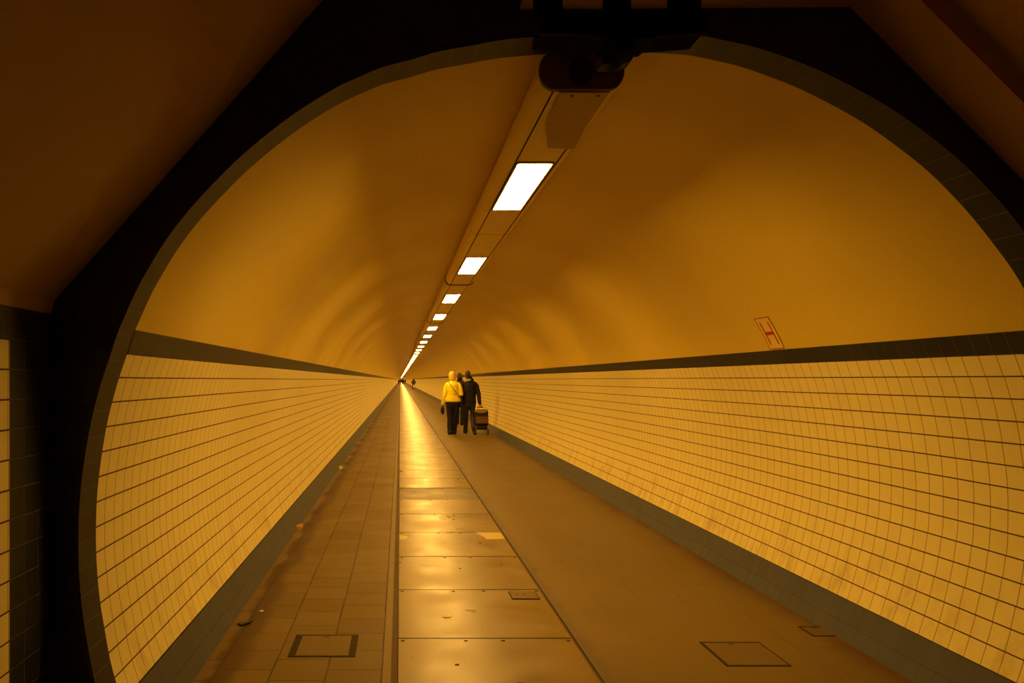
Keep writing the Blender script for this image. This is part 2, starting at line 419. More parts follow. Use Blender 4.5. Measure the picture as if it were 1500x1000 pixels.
for a, b in zip(ts, ts[1:]):
    (xa, za), (xb, zb) = P(a, -0.002), P(b, -0.002); oa, ob = outer(a), outer(b)
    if oa > 8 or ob > 8: continue
    A = (oa*math.cos(math.radians(a)), CZ + oa*math.sin(math.radians(a))); B = (ob*math.cos(math.radians(b)), CZ + ob*math.sin(math.radians(b)))
    mb.quad((xa, YF, za), (xb, YF, zb), (B[0], YF, B[1]), (A[0], YF, A[1]))
for sg, X in ((-1, XL), (1, XR)):
    xa = P(t0)[0] * sg; mb.quad((xa, YF, 0), (X, YF, 0), (X, YF, 0.02), (xa, YF, 0.02))
struct(mb, 'wall_front', M['face'])
YV = -2.6                                           # back of the vestibule
def side_wall(name, X, ztop):
    mb = MB(); zb = 0.2
    def band(y0, y1, za, zc): 
        u0, u1, va, vc = (y0 - YF) / TILE, (y1 - YF) / TILE, (za - 0.207) / TILE, (zc - 0.207) / TILE
        return ((X, y0, za), (X, y1, za), (X, y1, zc), (X, y0, zc), [(u0, va), (u1, va), (u1, vc), (u0, vc)])
    y1 = YF - 3 * TILE
    mb.quad(*band(YV, y1, 0.207, 0.207 + 14 * TILE)); struct(mb, 'wall_' + name, M['tile'])
    k = MB(); k.quad(*band(y1, YF, 0.0, 0.207 + 14 * TILE)); k.quad(*band(YV, YF, 0.207 + 14 * TILE, ztop)); k.quad(*band(YV, y1, 0.0, 0.207))
    struct(k, 'trim_4' if X < 0 else 'trim_5', M['dark_tile'])
side_wall('vestibule_left', XL, 1.795); side_wall('vestibule_right', XR, 1.872)
YR = 2.70                                           # step in the ceiling on the right
mb = MB()
def sl(p, q, y0, y1): mb.quad((p[0], y0, p[1]), (q[0], y0, q[1]), (q[0], y1, q[1]), (p[0], y1, p[1]))
for p, q in zip(OUT[2:], OUT[3:-1]): sl(p, q, YV, YF)
sl(OUT[1], OUT[2], YR, YF)
e = 0.05
hi1, hi2 = (OUT[1][0] + 0.0, OUT[1][1] + 0.1), (OUT[2][0], OUT[2][1] + 0.1)
sl(hi1, hi2, YV, YR); sl(OUT[1], hi1, YV, YR); sl(hi2, OUT[2], YV, YR)
mb.quad((OUT[1][0], YR, OUT[1][1]), (OUT[2][0], YR, OUT[2][1]), (hi2[0], YR, hi2[1]), (hi1[0], YR, hi1[1]))
struct(mb, 'ceiling_vestibule', M['vest'])
mb = MB(); mb.poly([(x, z, 0) for x, z in OUT]); mb.v = [(x, YV, z) for x, z, _ in mb.v]; struct(mb, 'wall_back', M['vest'])

# ------------------------------------------------------------------ floor
mb = MB(); mb.box(-2.3, YV, -0.16, 2.3, END, -0.045); struct(mb, 'floor', M['groove'])
FX0, FX1 = -0.826, 0.262
mb = MB(); mb.box(-2.2, YV, -0.045, -0.872, END, 0.0); struct(mb, 'floor_pavement_left', M['paver'])
mb = MB(); mb.box(-0.870, YV, -0.045, FX0, END, 0.0); struct(mb, 'trim_6', M['kerb'])
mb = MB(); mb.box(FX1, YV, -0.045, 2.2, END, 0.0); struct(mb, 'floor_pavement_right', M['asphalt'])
PX0, PX1 = -0.787, 0.241
mb = MB(); mb.box(FX0, YV, -0.045, PX0 - 0.004, END, -0.012); mb.box(PX1 + 0.003, YV, -0.045, FX1, END, -0.012); struct(mb, 'trim_7', M['groove'])
# cover plates over the channel between the two pavements
PITCH, PS = 1.045, 4.515
ORD = ['first', 'second', 'third', 'fourth', 'fifth', 'sixth', 'seventh', 'eighth', 'ninth', 'tenth', 'eleventh', 'twelfth', 'thirteenth',
       'fourteenth', 'fifteenth', 'sixteenth', 'seventeenth', 'eighteenth', 'nineteenth', 'twentieth']
pm = MB().box(PX0, 0, -0.045, PX1, PITCH - 0.012, 0.0).mesh('cover_plate', M['plate'])
pr = MB().box(PX0, 0, -0.045, PX1, PITCH - 0.012, -0.003).mesh('cover_plate_rough', M['rust'])
bolt_m = MB().box(-0.011, -0.011, -0.001, 0.011, 0.011, 0.0012).mesh('bolt', M['iron'])
def bolt(parent, x, y):
    o = bpy.data.objects.new('bolt', bolt_m); C.objects.link(o); o.parent = parent; o.location = (x, y, 0)
NP = 60
plates = []
for i in range(-1, NP):
    y = PS - PITCH + i * PITCH; rough = (i == 6)
    o = bpy.data.objects.new('floor_cover_plate', pr if rough else pm); C.objects.link(o)
    o.location = (0, y, 0); o.rotation_euler = (random.uniform(-1, 1) * 0.0006, random.uniform(-1, 1) * 0.0008, 0)
    plates.append(o)
    if i < 0: lab = 'steel floor cover plate under the arch, below the bottom edge of the photo'
    elif i == 0: lab = 'worn steel floor cover plate cut off by the bottom edge of the photo'
    elif i == 1: lab = 'worn steel floor cover plate holding the small hinged access cover'
    elif i == 3: lab = 'worn steel floor cover plate with pale paint patches at both ends'
    elif rough: lab = 'rough dark rusty steel floor cover plate among the smooth ones'
    elif i == 5: lab = 'smooth steel floor cover plate just before the rough rusty plate'
    elif i == 7: lab = 'smooth steel floor cover plate just beyond the rough rusty plate'
    elif i < 7: lab = 'worn steel floor cover plate, %s from the bottom edge of the photo' % ORD[i]
    elif i < 17: lab = 'steel floor cover plate, %s beyond the rough rusty plate' % ORD[i - 7]
    else: lab = 'distant steel floor cover plate beyond the feet of the woman in yellow'
    tag(o, lab, 'floor plate', 'steel cover plates of the floor channel', 'thing')
    if 0 <= i < 9:
        for bx in (-0.762, -0.39, -0.17, 0.215): bolt(o, bx, PITCH - 0.05)
        if i in (0, 2): bolt(o, -0.47 + 0.09 * i, 0.62)
mb = MB(); mb.box(PX0, PS - PITCH + NP * PITCH, -0.045, PX1, END, 0.0); struct(mb, 'trim_8', M['farplate'])
def patch(parent, pts, mat, name, label=None):
    y0 = parent.location.y; z = 0.0003
    o = MB().slab([(x, y - y0) for x, y in pts], -0.001, 0.0015).build(name, mat, parent)
    if label: o['label'] = label
patch(plates[4], [(-0.02, 7.64), (0.236, 7.64), (0.236, 7.32), (0.06, 7.30), (0.045, 7.42), (0.01, 7.52)], M['pale'], 'paint_patch', 'pale paint patch')
patch(plates[4], [(-0.785, 7.50), (-0.74, 7.49), (-0.70, 7.42), (-0.72, 7.33), (-0.76, 7.28), (-0.785, 7.31)], M['pale'], 'paint_patch', 'pale paint patch')
# access covers in the floor
ac = empty('access_cover', (0.106, 5.405, 0), 'small dark hinged access cover set into the steel plate at its right end', 'access cover')
MB().box(-0.10, -0.105, 0.0, 0.098, 0.092, 0.003).build('rim', M['iron'], ac)
MB().box(-0.094, -0.093, 0.002, 0.090, 0.088, 0.006).build('lid', M['cover'], ac)
for bx in (-0.05, 0.0): 
    o = bpy.data.objects.new('screw', bolt_m); C.objects.link(o); o.parent = ac; o.location = (bx, 0.0, 0.006); o.scale = (0.6, 0.6, 1)
def manhole(x0, x1, y0, y1, side, bot, label):
    t = empty('manhole_cover', ((x0+x1)/2, (y0+y1)/2, 0), label, 'manhole cover'); hx, hy = (x1-x0)/2, (y1-y0)/2
    MB().box(-hx, -hy, -0.002, -hx+side[0], hy, 0.003).box(hx-side[1], -hy, -0.002, hx, hy, 0.003).box(-hx+side[0], -hy, -0.002, hx-side[1], -hy+bot, 0.003).box(-hx+side[0], hy-0.012, -0.002, hx-side[1], hy, 0.003).build('frame', M['iron'], t)
    MB().box(-hx+side[0]+0.001, -hy+bot+0.001, -0.002, hx-side[1]-0.001, hy-0.014, 0.002).build('lid', M['cover'], t)
    MB().box(-0.02, hy-0.045, 0.001, 0.015, hy-0.02, 0.0028).build('lifting_hole', M['groove'], t)
    return t
manhole(-1.403, -1.027, 4.20, 4.565, (0.04, 0.04), 0.022, 'square manhole cover with dark side rims in the left paved walkway')
manhole(0.975, 1.326, 4.065, 4.44, (0.018, 0.006), 0.015, 'square manhole cover set in the smooth floor right of the channel')
manhole(1.70, 1.88, 4.54, 4.72, (0.012, 0.03), 0.012, 'small broken drain cover against the right skirting')
# litter
def scrap(name, pts, mat, label, cat, h=0.004):
    cx = sum(p[0] for p in pts)/len(pts); cy = sum(p[1] for p in pts)/len(pts)
    o = MB().slab([(x-cx, y-cy) for x, y in pts], 0.0, h).build(name, mat); o.location = (cx, cy, 0.0005)
    tag(o, label, cat); return o
scrap('rubber_scrap', [(-1.80, 4.76), (-1.715, 4.815), (-1.725, 4.77), (-1.77, 4.72)], M['black'], 'black rubber scrap lying by the left skirting near the arch', 'litter', 0.012)
scrap('paper_scrap', [(-1.715, 5.035), (-1.69, 5.05), (-1.685, 5.025), (-1.705, 5.018)], M['paper'], 'tiny white paper scrap beside the black rubber scrap on left pavers', 'litter')
scrap('dry_leaf', [(-1.86, 7.86), (-1.82, 7.95), (-1.79, 7.92), (-1.80, 7.80), (-1.84, 7.78)], M['leaf'], 'crumpled dry leaf against the left skirting', 'leaf', 0.03)
scrap('paper_wad', [(-1.85, 13.1), (-1.80, 13.2), (-1.78, 13.1), (-1.81, 13.0)], M['paper'], 'white paper wad in the left gutter farther down the tunnel', 'litter', 0.04)
scrap('cigarette_end', [(-0.50, 4.905), (-0.455, 4.925), (-0.452, 4.912), (-0.495, 4.893)], M['paper'], 'small white fleck lying on the steel plate behind the front one', 'litter')

# ------------------------------------------------------------------ service duct and lamps along the crown
DZ = 2.732; DX0, DX1 = -0.146, 0.084
prof = [(DX0, DZ), (DX1, DZ)]
for k in range(1, 12):
    a = -PI/2 + PI*0.93*k/11; prof.append((DX1 + 0.062*math.cos(a), DZ + 0.078 + 0.078*math.sin(a)))
for k in range(11, 0, -1):
    a = -PI/2 + PI*0.93*k/11; prof.append((DX0 - 0.060*math.cos(a), DZ + 0.078 + 0.078*math.sin(a)))
duct = empty('service_duct', (0, YB, 0), 'long cream service duct running along the crown of the vault', 'service duct')
def rel(mb): mb.v = [(x, y - YB, z) for x, y, z in mb.v]; return mb
o = rel(MB().prism(prof, 3.135, END - 0.05)).build('duct_body', M['duct'], duct)
for p_ in o.data.polygons: p_.use_smooth = False
rel(MB().prism([(x * 1.0 + (0.012 if x > 0 else -0.012) * 0, z) for x, z in prof], 3.112, 3.134)).build('end_cap', M['cap'], duct, bevel=0.004)
c = MB(); c.prism([(-0.035 + 0.05*math.cos(2*PI*k/24), 2.805 + 0.056*math.sin(2*PI*k/24)) for k in range(24)], 3.106, 3.113); rel(c).build('cable_hole_cover', M['capdark'], duct)
for x in (DX0 + 0.002, DX1 - 0.002):
    rel(MB().box(x - 0.0035, 3.14, DZ - 0.0025, x + 0.0035, END - 0.06, DZ + 0.001)).build('seam', M['iron'], duct)
# straps clamping the duct every second lamp
sp = [(x * 1.0, z) for x, z in prof]
def grow(pr, d):
    cx, cz = (DX0 + DX1)/2, DZ + 0.08
    return [(x + (d if x > cx else -d), z + (d if z > cz else -d)) for x, z in pr]
g = grow(prof, 0.006)
strap_mb = MB()
half = [q for q in g if q[1] < DZ + 0.13]
inn = [q for q in prof if q[1] < DZ + 0.13]
sm = MB().prism(g, -0.02, 0.02).mesh('strap', M['iron'])
for k in range(40):
    o = bpy.data.objects.new('strap', sm); C.objects.link(o); o.parent = duct; o.location = (0, 9.512 + 6.4*k - YB, 0)
# tan sheet hung under the near end of the duct
sh = empty('deflector_plate', (-0.02, 3.2, DZ), 'tan sheet metal plate tapering under the near end of the duct', 'metal plate')
q = MB()
top = [(-0.118, 3.13, DZ-0.004), (0.088, 3.13, DZ-0.004), (0.090, 3.53, DZ-0.010), (-0.105, 3.50, DZ-0.010)]
low = [(-0.105, 3.501, DZ-0.010), (0.090, 3.531, DZ-0.010), (0.105, 3.84, DZ-0.022), (-0.033, 3.82, DZ-0.022)]
for P4, dv in ((top, (0, 0, -0.003)), (low, (0, 0, -0.003))):
    i = len(q.v); q.v += P4 + [tuple(Vector(p) + Vector(dv)) for p in P4]
    for f4 in ((0,1,2,3),(7,6,5,4),(0,4,5,1),(1,5,6,2),(2,6,7,3),(3,7,4,0)): q.f.append(tuple(i+k for k in f4)); q.uv.append([(0,0)]*4)
q.v = [(x+0.02, y-3.2, z-DZ) for x, y, z in q.v]; q.build('plate', M['shade'], sh)
for x, y in ((-0.06, 3.16), (0.05, 3.16)):
    o = MB().ball((x+0.02, y-3.2, -0.009), 0.006, 0.006, 0.004, 8, 5).build('screw', M['iron'], sh)
# lamps
LW0, LW1, LL, LP, LY = -0.128, 0.062, 1.125, 3.2, 4.168
fr = MB(); b = 0.012
fr.box(LW0-b, -b, -0.007, LW0, LL+b, 0.001).box(LW1, -b, -0.007, LW1+b, LL+b, 0.001).box(LW0, -0.03, -0.007, LW1, 0, 0.001).box(LW0, LL, -0.007, LW1, LL+b, 0.001)
fm = fr.mesh('lamp_frame', M['lampframe'])
dm = MB().box(LW0+0.0005, 0.0005, -0.005, LW1-0.0005, LL-0.0005, -0.001).mesh('diffuser', M['lamp'])
k = 0
while LY + k*LP + LL < END - 1:
    if k < 12: lab = 'glowing rectangular ceiling lamp panel, %s along the duct from the arch' % ORD[k] if k else 'largest glowing rectangular ceiling lamp panel, nearest to the arch'
    else: lab = 'tiny distant ceiling lamp panel in the merging bright dotted line'
    t = empty('ceiling_lamp', (0, LY + k*LP, DZ), lab, 'ceiling lamp', 'lamp panels along the duct')
    for nm, me in (('diffuser', dm), ('frame', fm)):
        if nm == 'frame' and k > 24: continue
        o = bpy.data.objects.new(nm, me); C.objects.link(o); o.parent = t
    k += 1

# ------------------------------------------------------------------ dark equipment hanging in front of the crown
hg = empty('overhead_signal_rack', (-0.01, 2.67, 2.80), 'black signal rack hung from the vestibule ceiling in front of the arch crown', 'overhead equipment')
def rl(mb): mb.v = [(x+0.01, y-2.67, z-2.80) for x, y, z in mb.v]; return mb
body = [(-0.29, 2.80), (0.27, 2.80), (0.272, 2.735), (0.10, 2.722), (0.085, 2.708), (-0.07, 2.708), (-0.085, 2.72), (-0.12, 2.728), (-0.30, 2.733)]
rl(MB().prism(body, 2.59, 2.75)).build('housing', M['matt'], hg, bevel=0.006)
for x0, x1, xa, xb in ((-0.305, -0.215, -0.295, -0.215), (-0.05, 0.022, -0.05, 0.022), (0.182, 0.325, 0.182, 0.262)):
    rl(MB().prism([(xa, 2.79), (xb, 2.79), (xb if x1 < 0.3 else 0.27, 2.93), (x1, 2.982), (x0, 2.982)], 2.62, 2.72)).build('hanger', M['matt'], hg)
rl(MB().tube([((-0.01, 2.60, 2.70), 0.045, 0.045), ((-0.01, 2.74, 2.70), 0.045, 0.045)], 20)).build('signal_head', M['matt'], hg, True)
rl(MB().prism([(-0.06, 2.70), (0.06, 2.70), (0.045, 2.672), (0.01, 2.66), (-0.06, 2.66)], 2.69, 2.76)).build('bracket', M['capdark'], hg, bevel=0.004)
rl(MB().tube([((-0.30, 2.60, 2.727), 0.005, 0.005), ((-0.14, 2.60, 2.724), 0.005, 0.005), ((-0.085, 2.60, 2.71), 0.005, 0.005)], 8)).build('cable', M['capdark'], hg, True)
rl(MB().tube([((0.10, 2.60, 2.715), 0.005, 0.005), ((0.16, 2.60, 2.722), 0.005, 0.005), ((0.268, 2.60, 2.728), 0.005, 0.005)], 8)).build('cable', M['capdark'], hg, True)

# ------------------------------------------------------------------ H plaque on the vault
xs_, zs_ = P(27.9)
sg = empty('hydrant_sign', (xs_, 5.33, zs_), 'cream plaque with a dark red letter H and thin border, above the right band', 'sign')
def vp(name, ya, yb, ta, tb, dr, mat, n=8):
    m = MB(); th = 0.003
    for k in range(n):
        a = ta + (tb-ta)*k/n; c2 = ta + (tb-ta)*(k+1)/n
        (x0, z0), (x1, z1) = P(a, dr), P(c2, dr); (X0, Z0), (X1, Z1) = P(a, dr+th), P(c2, dr+th)
        L = [(x0,ya,z0),(x0,yb,z0),(x1,yb,z1),(x1,ya,z1),(X0,ya,Z0),(X0,yb,Z0),(X1,yb,Z1),(X1,ya,Z1)]
        i = len(m.v); m.v += [(x-xs_, y-5.33, z-zs_) for x, y, z in L]
        for f4 in ((0,1,2,3),(4,7,6,5),(0,4,5,1),(2,6,7,3),(0,3,7,4),(1,5,6,2)): m.f.append(tuple(i+q for q in f4)); m.uv.append([(0,0)]*4)
    return m.build(name, mat, sg)
vp('plaque', 5.228, 5.432, 24.5, 31.42, -0.004, M['sign'])
bd = 0.0045; bt = 0.15
for (ya, yb, ta, tb) in ((5.228, 5.228+bd, 24.5, 31.42), (5.432-bd, 5.432, 24.5, 31.42), (5.228, 5.432, 24.5, 24.5+bt), (5.228, 5.432, 31.42-bt, 31.42)):
    vp('border', ya, yb, ta, tb, -0.0055, M['red'])
for (ya, yb, ta, tb) in ((5.268, 5.281, 25.45, 30.37), (5.379, 5.392, 25.45, 30.37), (5.281, 5.379, 27.55, 28.25)):
    vp('letter_stroke', ya, yb, ta, tb, -0.0055, M['red'])

# ------------------------------------------------------------------ people
def hand(mb, wrist, d, palm, curl, size=1.0, side=1):
    """palm and five fingers; d = finger direction, palm = direction the palm faces, side = thumb side sign"""
    d = Vector(d).normalized(); palm = Vector(palm).normalized(); palm = (palm - d*palm.dot(d)).normalized(); s = d.cross(palm) * side
    w = Vector(wrist)
    mb.tube([(w - d*0.02, 0.028*size, 0.020*size), (w + d*0.03, 0.036*size, 0.017*size), (w + d*0.075*size, 0.041*size, 0.016*size), (w + d*0.095*size, 0.039*size, 0.013*size)], 12, tuple(s))
    for j, (off, ln) in enumerate(((0.030, 0.072), (0.010, 0.080), (-0.010, 0.074), (-0.029, 0.058))):
        p = w + d*0.092*size + s*off*size; dirn = d.copy(); path = [(p - d*0.02, 0.0095*size, 0.0095*size)]
        ax = d.cross(palm)
        for q, fr_ in enumerate((0.45, 0.32, 0.23)):
            ang = curl*(0.75 + 0.12*j)*(0.8 if q == 0 else 1.0)
            dirn = Matrix.Rotation(ang, 3, ax) @ dirn
            path.append((p.copy(), (0.0092 - 0.0008*q)*size, (0.0092 - 0.0008*q)*size)); p = p + dirn*ln*fr_*size
        path.append((p, 0.0065*size, 0.0065*size)); mb.tube(path, 8)
    p = w + d*0.03*size + s*0.03*size; t1 = (d*0.65 + s*0.75 + palm*0.25).normalized(); t2 = (d*0.9 + s*0.25 + palm*(0.25 + 0.5*min(curl, 1.0))).normalized()
    mb.tube([(p - t1*0.015, 0.014*size, 0.014*size), (p + t1*0.034*size, 0.0115*size, 0.0115*size), (p + t1*0.034*size + t2*0.03*size, 0.0095*size, 0.0095*size), (p + t1*0.034*size + t2*0.05*size, 0.0075*size, 0.0075*size)], 8)

def person(loc, label, J, st, group=None, detail=1.0):
    """J: joints in local metres (x right, y forward, z up); st: clothing"""
    vx = 0.0065 if detail >= 1 else 0.014
    hx, hy, hz = J['head']; cx, cy = J['chest'][:2]; px, py, pz = J['pelvis']; w = st.get('w', 1.0)
    cz_ = J['chest'][2]
    S = {s: Vector(J['sh' + s]) for s in 'lr'}; E_ = {s: Vector(J['el' + s]) for s in 'lr'}; W = {s: Vector(J['wr' + s]) for s in 'lr'}
    H_ = {s: Vector(J['hip' + s]) for s in 'lr'}; K = {s: Vector(J['kn' + s]) for s in 'lr'}; A = {s: Vector(J['an' + s]) for s in 'lr'}; T = {s: Vector(J['toe' + s]) for s in 'lr'}
    def lerp(a, b, t): return tuple(a[i] + (b[i]-a[i])*t for i in range(3))
    neck = (cx, cy + 0.01, cz_ + 0.12)
    m = MB()
    m.tube([((px, py, pz - 0.06), 0.12*w, 0.09), ((px, py, pz), 0.15*w, 0.105), (lerp((px, py, pz), (cx, cy, cz_), 0.35), 0.125*w, 0.09), (lerp((px, py, pz), (cx, cy, cz_), 0.75), 0.15*w, 0.10),
            ((cx, cy, cz_), 0.155*w, 0.095), ((cx, cy, cz_ + 0.07), 0.11*w, 0.075), (neck, 0.06, 0.06), (lerp(neck, (hx, hy, hz), 0.55), 0.052, 0.056), ((hx, hy - 0.005, hz - 0.02), 0.05, 0.06)], 20, (1, 0, 0))
    m.ball((hx, hy, hz + 0.02), 0.074, 0.092, 0.098, 20, 14)
    m.ball((hx, hy + 0.03, hz - 0.045), 0.056, 0.064, 0.068, 16, 12)
    m.tube([((hx, hy + 0.088, hz + 0.02), 0.010, 0.010), ((hx, hy + 0.108, hz - 0.015), 0.014, 0.012)], 8)
    for sx in (-1, 1):
        m.ball((hx + sx*0.076, hy - 0.005, hz), 0.012, 0.022, 0.032, 10, 8)
        m.ball((hx + sx*0.03, hy + 0.083, hz + 0.035), 0.022, 0.010, 0.008, 10, 6)
    m.ball((hx, hy + 0.087, hz - 0.058), 0.022, 0.010, 0.007, 10, 6); m.ball((hx, hy + 0.082, hz - 0.085), 0.020, 0.015, 0.016, 10, 6)
    for s in 'lr':
        m.tube([(S[s] + (Vector((cx, cy, cz_)) - S[s])*0.45 - Vector((0, 0, 0.02)), 0.05, 0.05), (S[s] + (Vector((cx, cy, cz_)) - S[s])*0.16 - Vector((0, 0, 0.022)), 0.045, 0.045), (lerp(S[s], E_[s], 0.5), 0.042, 0.042), (E_[s], 0.038, 0.038), (lerp(E_[s], W[s], 0.35), 0.037, 0.037), (W[s], 0.026, 0.026)], 12)
        hd = J.get('hand' + s) or (tuple(W[s] - E_[s]), (0.0, 1.0, 0.0) if abs((W[s]-E_[s]).normalized().y) < 0.7 else (0, 0, -1), 0.45)
        if s not in st.get('gloves', ''):
            hand(m, W[s], hd[0], hd[1], hd[2], 1.0, hd[3] if len(hd) > 3 else 1)
        else:
            m.tube([(W[s], 0.026, 0.022), (W[s] + Vector(hd[0]).normalized()*0.06, 0.026, 0.012)], 10)
        m.tube([(H_[s] + Vector((0, 0, 0.03)), 0.085, 0.09), (lerp(H_[s], K[s], 0.5), 0.068, 0.072), (K[s], 0.05, 0.054), (lerp(K[s], A[s], 0.35), 0.05, 0.054), (A[s], 0.034, 0.036)], 14, (1, 0, 0))
        m.tube([(A[s] - Vector((0, 0, 0.012)), 0.024, 0.024), (lerp(A[s], T[s], 0.4), 0.030, 0.024), (lerp(A[s], T[s], 0.85), 0.028, 0.014)], 12, (1, 0, 0))
    body_ = blob(m, 'person', M['skin'], vx, None, 3)
    body_.location = loc; tag(body_, label, 'person', group)
    for sx in (-1, 1):
        MB().ball((hx + sx*0.031, hy + 0.083, hz + 0.018), 0.013, 0.009, 0.010, 12, 8).build('eye', M['eye'], body_, True)
    MB().ball((hx, hy + 0.094, hz - 0.058), 0.021, 0.007, 0.005, 12, 6).build('mouth', M['lip'], body_, True)
    # hair
    h = MB()
    if st['hair'] == 'bob':
        h.ball((hx, hy - 0.012, hz + 0.032), 0.100, 0.108, 0.100, 22, 14)
        h.tube([((hx, hy - 0.035, hz + 0.04), 0.098, 0.086), ((hx, hy - 0.045, hz - 0.05), 0.106, 0.078), ((hx, hy - 0.05, hz - 0.095), 0.104, 0.072)], 20, (1, 0, 0))
        hf = lambda c: 0.004*noise.noise(Vector((c.x*60, c.y*60, c.z*12)))
    else:
        h.ball((hx, hy - 0.010, hz + 0.038), 0.082, 0.096, 0.090, 20, 14)
        h.tube([((hx, hy - 0.04, hz + 0.03), 0.076, 0.055), ((hx, hy - 0.045, hz - 0.045), 0.066, 0.040)], 18, (1, 0, 0))
        hf = lambda c: 0.003*noise.noise(Vector((c.x*70, c.y*70, c.z*40)))
    blob(h, 'hair', st['hairmat'], vx*1.2, body_, 3, hf)
    # jacket
    j = MB(); hem = st['hem']; jw = st.get('jw', 1.0)
    pel = Vector((px, py, pz)); che = Vector((cx, cy, cz_))
    hemc = lerp(pel, che, (hem - pz)/(cz_ - pz))
    j.tube([(hemc, 0.205*jw*st.get('hemw', 1.0), 0.145), (lerp(hemc, che, 0.15), 0.205*jw*st.get('hemw', 1.0), 0.145), (lerp(hemc, che, 0.38), 0.185*jw*st.get('waist', 1.0), 0.135), (lerp(hemc, che, 0.75), 0.195*jw, 0.142), (tuple(che), 0.195*jw, 0.132),
            ((cx, cy, cz_ + 0.055), 0.165*jw, 0.108), ((cx, cy + 0.005, cz_ + 0.10), 0.098, 0.088), (lerp(neck, (hx, hy, hz), 0.20), 0.088, 0.086), (lerp(neck, (hx, hy, hz), 0.40), 0.094, 0.088)], 28, (1, 0, 0), True)
    for s in 'lr':
        d = (W[s]-E_[s]).normalized()
        j.tube([(S[s] + (che - S[s])*0.45, 0.076, 0.080), (S[s] + (che - S[s])*0.12 - Vector((0, 0, 0.012)), 0.072, 0.072), (lerp(S[s], E_[s], 0.25), 0.070, 0.070), (lerp(S[s], E_[s], 0.6), 0.067, 0.067), (E_[s], 0.064, 0.064), (lerp(E_[s], W[s], 0.5), 0.057, 0.057), (W[s] - d*0.01, 0.049, 0.049)], 16)
    quilt = st.get('quilt')
    def jf(c):
        v = 0.010*noise.noise(Vector((c.x*9, c.y*9, c.z*14))) + 0.005*noise.noise(Vector((c.x*25, c.y*25, c.z*30)))
        if quilt: v = 0.5*v + 0.0045*abs(math.sin(PI*c.z/0.05)) - 0.002
        return v
    blob(j, 'jacket', st['jacket'], vx*1.5, body_, 3, jf)
    # trousers
    tr = MB(); lw = st.get('lw', 1.0)
    tr.tube([((px, py, pz - 0.09), 0.165*w, 0.125), ((px, py, pz + 0.01), 0.182*w, 0.128), ((px, py, pz + 0.10), 0.165*w, 0.115)], 24, (1, 0, 0))
    for s in 'lr':
        b_ = st.get('flare', 1.0); d = (A[s]-K[s]).normalized()
        tr.tube([(H_[s] + Vector((0, 0, 0.02)), 0.105*w, 0.115), (lerp(H_[s], K[s], 0.45), 0.092*lw, 0.096), (K[s], 0.076*lw, 0.078), (lerp(K[s], A[s], 0.5), 0.070*lw*b_, 0.074), (A[s] + d*0.035, 0.064*lw*b_, 0.072)], 18, (1, 0, 0))
    blob(tr, 'trousers', st['trousers'], vx*1.5, body_, 3, lambda c: 0.008*noise.noise(Vector((c.x*10, c.y*10, c.z*11))))
    for s in 'lr':
        f = MB(); a, t = A[s], T[s]; d = (t - a); fl = Vector((d.x, d.y, 0)).normalized() if abs(d.z) < 0.1 else d.normalized()
        f.tube([(a - d.normalized()*0.05 + Vector((0, 0, -0.03)) * (1 if abs(d.z) < .1 else 0), 0.042, 0.046), (a + d*0.15 - Vector((0, 0, 0.022)), 0.046, 0.054), (a + d*0.55 + Vector((0, 0, -0.012)), 0.051, 0.042), (t + d*0.10, 0.048, 0.032)], 16, (1, 0, 0))
        blob(f, 'shoe', st.get('shoes', M['leather']), vx*1.2, body_, 3)
    if 'glovemat' in st:
        for s in st['gloves']:
            g_ = MB(); hd = J['hand' + s]; hand(g_, W[s], hd[0], hd[1], hd[2], 1.12, hd[3] if len(hd) > 3 else 1)
            blob(g_, 'glove', st['glovemat'], vx, body_, 2)
    return body_, locals()

# --- woman in yellow: base on the floor between her feet
wl = (0.69, 21.38, 0.0)
JW = dict(head=(0.007, 0.02, 1.655), chest=(0.015, 0.0, 1.40), pelvis=(0.02, 0.0, 0.93),
          shl=(-0.155, 0.0, 1.415), ell=(-0.205, -0.02, 1.13), wrl=(-0.262, 0.02, 0.845), handl=((-0.05, 0.10, -1.0), (1, 0.2, 0), 0.35, -1),
          shr=(0.195, 0.0, 1.415), elr=(0.262, -0.045, 1.135), wrr=(0.15, 0.19, 1.10), handr=((-0.2, 1.0, -0.05), (-1, 0, 0), 0.5, 1),
          hipl=(-0.075, 0.0, 0.90), knl=(-0.065, 0.03, 0.49), anl=(-0.060, -0.02, 0.085), toel=(-0.065, 0.13, 0.035),
          hipr=(0.105, 0.0, 0.90), knr=(0.085, 0.06, 0.49), anr=(0.066, 0.10, 0.085), toer=(0.075, 0.25, 0.035))
woman, _ = person(wl, 'person in a bright yellow quilted jacket and black trousers, seen from behind', JW,
    dict(hair='bob', hairmat=M['blond'], jacket=M['yellow'], hem=0.925, jw=0.93, hemw=1.20, waist=0.98, quilt=True, trousers=M['darkcloth'], w=1.02, lw=0.98, flare=1.12, gloves='l', glovemat=M['darkcloth'], shoes=M['leather']))
# pouch in her left hand
pb = MB(); pb.tube([((0, 0, 0.02), 0.012, 0.012), ((0, 0, -0.02), 0.042, 0.03), ((0.0, 0, -0.08), 0.056, 0.036), ((0.004, 0, -0.15), 0.048, 0.032), ((0.008, 0, -0.205), 0.018, 0.016)], 16, (1, 0, 0))
pouch = blob(pb, 'pouch', M['darkcloth'], 0.007, None, 3); pouch.location = (wl[0] - 0.268, wl[1] + 0.05, 0.765)
tag(pouch, 'small black pouch hanging from the yellow-jacketed person\'s left hand', 'pouch')
